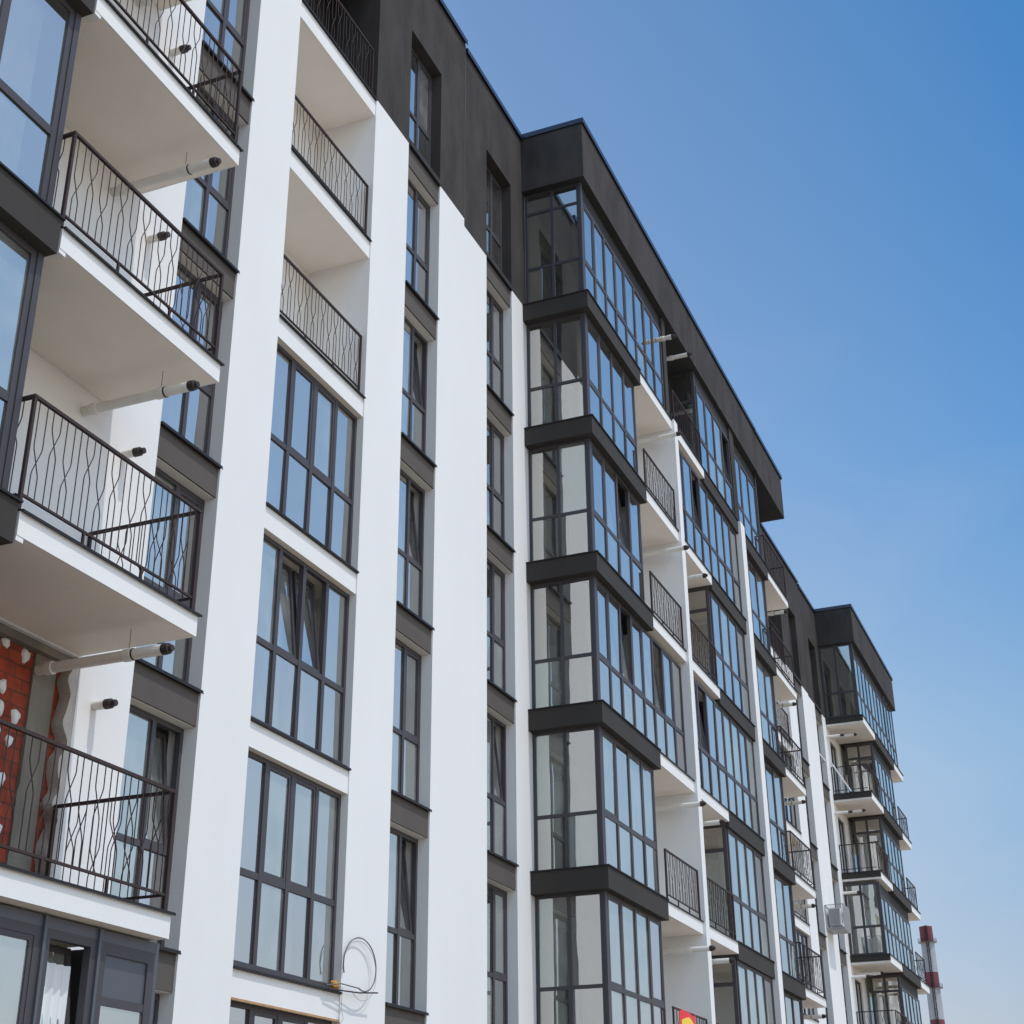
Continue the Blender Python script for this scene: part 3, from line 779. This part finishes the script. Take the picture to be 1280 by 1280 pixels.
# ------------------------------------------------------------------ ground
g = MB(); S = 3000
g.quad([(-S, -S, 0), (S, -S, 0), (S, S, 0), (-S, S, 0)], GROUND)
o = g.build('ground'); o.location = (0, 0, GZ); o['kind'] = 'structure'
g = MB(); g.box(0, 72, 4.5, 7.5, 0, .12, CONC); o = g.build('pavement'); o.location = (0, 0, GZ+.004); o['kind'] = 'structure'

# ------------------------------------------------------------------ light
SUN = Vector((-0.035, -0.465, 0.885)).normalized()
sd = bpy.data.lights.new('sun', 'SUN'); sd.energy = 2.1; sd.angle = math.radians(0.5); sd.color = (1, 0.95, 0.90)
so = bpy.data.objects.new('sun', sd); COL.objects.link(so); so.rotation_euler = SUN.to_track_quat('Z', 'Y').to_euler()
wd = bpy.data.worlds.new('World'); sc.world = wd; wd.use_nodes = True
nt = wd.node_tree; bg = nt.nodes['Background']
sky = nt.nodes.new('ShaderNodeTexSky'); sky.sky_type = 'NISHITA'; sky.sun_disc = False
sky.sun_elevation = math.asin(SUN.z); sky.sun_rotation = math.atan2(SUN.x, SUN.y)
sky.air_density = 1.0; sky.dust_density = 0.5; sky.ozone_density = 1.6
def mth(op, a, b=None, clamp=False):
    n = nt.nodes.new('ShaderNodeMath'); n.operation = op; n.use_clamp = clamp
    for i, v in enumerate((a, b)):
        if v is None: continue
        if isinstance(v, (int, float)): n.inputs[i].default_value = v
        else: nt.links.new(v, n.inputs[i])
    return n.outputs[0]
def mixc(kind, f, a, b):
    n = nt.nodes.new('ShaderNodeMixRGB'); n.blend_type = kind
    for i, v in enumerate((f, a, b)):
        if isinstance(v, (int, float)): n.inputs[i].default_value = v
        elif isinstance(v, tuple): n.inputs[i].default_value = (*v, 1)
        else: nt.links.new(v, n.inputs[i])
    return n.outputs[0]
tc = nt.nodes.new('ShaderNodeTexCoord'); sp = nt.nodes.new('ShaderNodeSeparateXYZ'); nt.links.new(tc.outputs['Generated'], sp.inputs[0])
# deepest blue in the part of the sky a quarter turn from the sun, paler to both sides of it and towards the horizon
ay = mth('ABSOLUTE', mth('ADD', sp.outputs['Y'], 0.09))
t = mth('ADD', mth('MULTIPLY', ay, 2.2), mth('SUBTRACT', 0.55, mth('MULTIPLY', sp.outputs['Z'], 0.75)), True)
tint = mixc('MIX', t, (0.344, 1.456, 2.04), (2.62, 2.74, 2.64))
rp = nt.nodes.new('ShaderNodeValToRGB'); el = rp.color_ramp.elements
el[0].position = 0.0; el[0].color = (.34, .26, .26, 1); el[1].position = 1.0; el[1].color = (.5, .5, .5, 1)
for p_, c_ in ((.10, (.365, .285, .29)), (.28, (.56, .47, .42)), (.45, (.5, .5, .5))):
    e_ = el.new(p_); e_.color = (*c_, 1)
nt.links.new(sp.outputs['Z'], rp.inputs['Fac'])
br = mth('ADD', 1.0, mth('MULTIPLY', mth('MULTIPLY', mth('SUBTRACT', ay, 0.38), 1.6, True), 0.75))  # extra sky brightness to both sides, added to fill the shaded faces
bx_ = mth('MULTIPLY', mth('SUBTRACT', 0.15, sp.outputs['X']), 1.4, True)   # added brightening of the sky behind the viewer, lifts shaded reveals
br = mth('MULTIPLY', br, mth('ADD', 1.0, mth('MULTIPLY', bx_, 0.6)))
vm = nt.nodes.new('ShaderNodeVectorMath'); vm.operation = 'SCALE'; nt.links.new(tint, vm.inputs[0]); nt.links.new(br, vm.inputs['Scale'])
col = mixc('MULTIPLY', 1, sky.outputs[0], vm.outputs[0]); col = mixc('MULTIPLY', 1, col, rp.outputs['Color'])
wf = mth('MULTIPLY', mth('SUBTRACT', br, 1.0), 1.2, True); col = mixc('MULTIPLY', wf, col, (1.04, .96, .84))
# thin high cloud
mp = nt.nodes.new('ShaderNodeMapping'); mp.inputs['Scale'].default_value = (1.5, 2.2, 5); nt.links.new(tc.outputs['Generated'], mp.inputs['Vector'])
cn = nt.nodes.new('ShaderNodeTexNoise'); cn.inputs['Scale'].default_value = 2.6; cn.inputs['Detail'].default_value = 8; cn.inputs['Distortion'].default_value = .6; nt.links.new(mp.outputs[0], cn.inputs['Vector'])
cr = nt.nodes.new('ShaderNodeValToRGB'); cr.color_ramp.elements[0].position = .53; cr.color_ramp.elements[1].position = .82
cr.color_ramp.elements[1].color = (.17, .17, .17, 1); nt.links.new(cn.outputs['Fac'], cr.inputs['Fac'])
cf = mth('MULTIPLY', cr.outputs['Color'], mth('MULTIPLY', mth('SUBTRACT', 0.56, sp.outputs['Z']), 6.0, True))
col = mixc('MIX', cf, col, (3.8, 4.2, 4.8))
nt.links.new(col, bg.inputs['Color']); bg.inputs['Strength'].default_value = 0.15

# ------------------------------------------------------------------ camera
cd = bpy.data.cameras.new('camera'); co = bpy.data.objects.new('camera', cd); COL.objects.link(co); sc.camera = co
CF, CA, CB_, CC, CPX, CPY, CPZ = 1.82900423, -1.18044489, 2.01465559, -0.0090767, -0.27932905, -0.14233123, -0.10527304
cd.sensor_width = 36; cd.sensor_fit = 'HORIZONTAL'; cd.lens = 36*CF*1000/1280; cd.clip_end = 6000; cd.clip_start = .05
M = Matrix.Rotation(CA, 3, 'Z') @ Matrix.Rotation(CB_, 3, 'X') @ Matrix.Rotation(CC, 3, 'Z')
co.matrix_world = Matrix.Translation((CPX, CPY, CPZ)) @ M.to_4x4()

sc.view_settings.view_transform = 'Standard'; sc.view_settings.look = 'None'; sc.view_settings.gamma = 1
sc.view_settings.exposure = 0.0
cy = sc.cycles
cy.use_denoising = True
cy.max_bounces = 7; cy.diffuse_bounces = 4; cy.glossy_bounces = 4; cy.transparent_max_bounces = 16; cy.transmission_bounces = 4
cy.caustics_reflective = False; cy.caustics_refractive = False
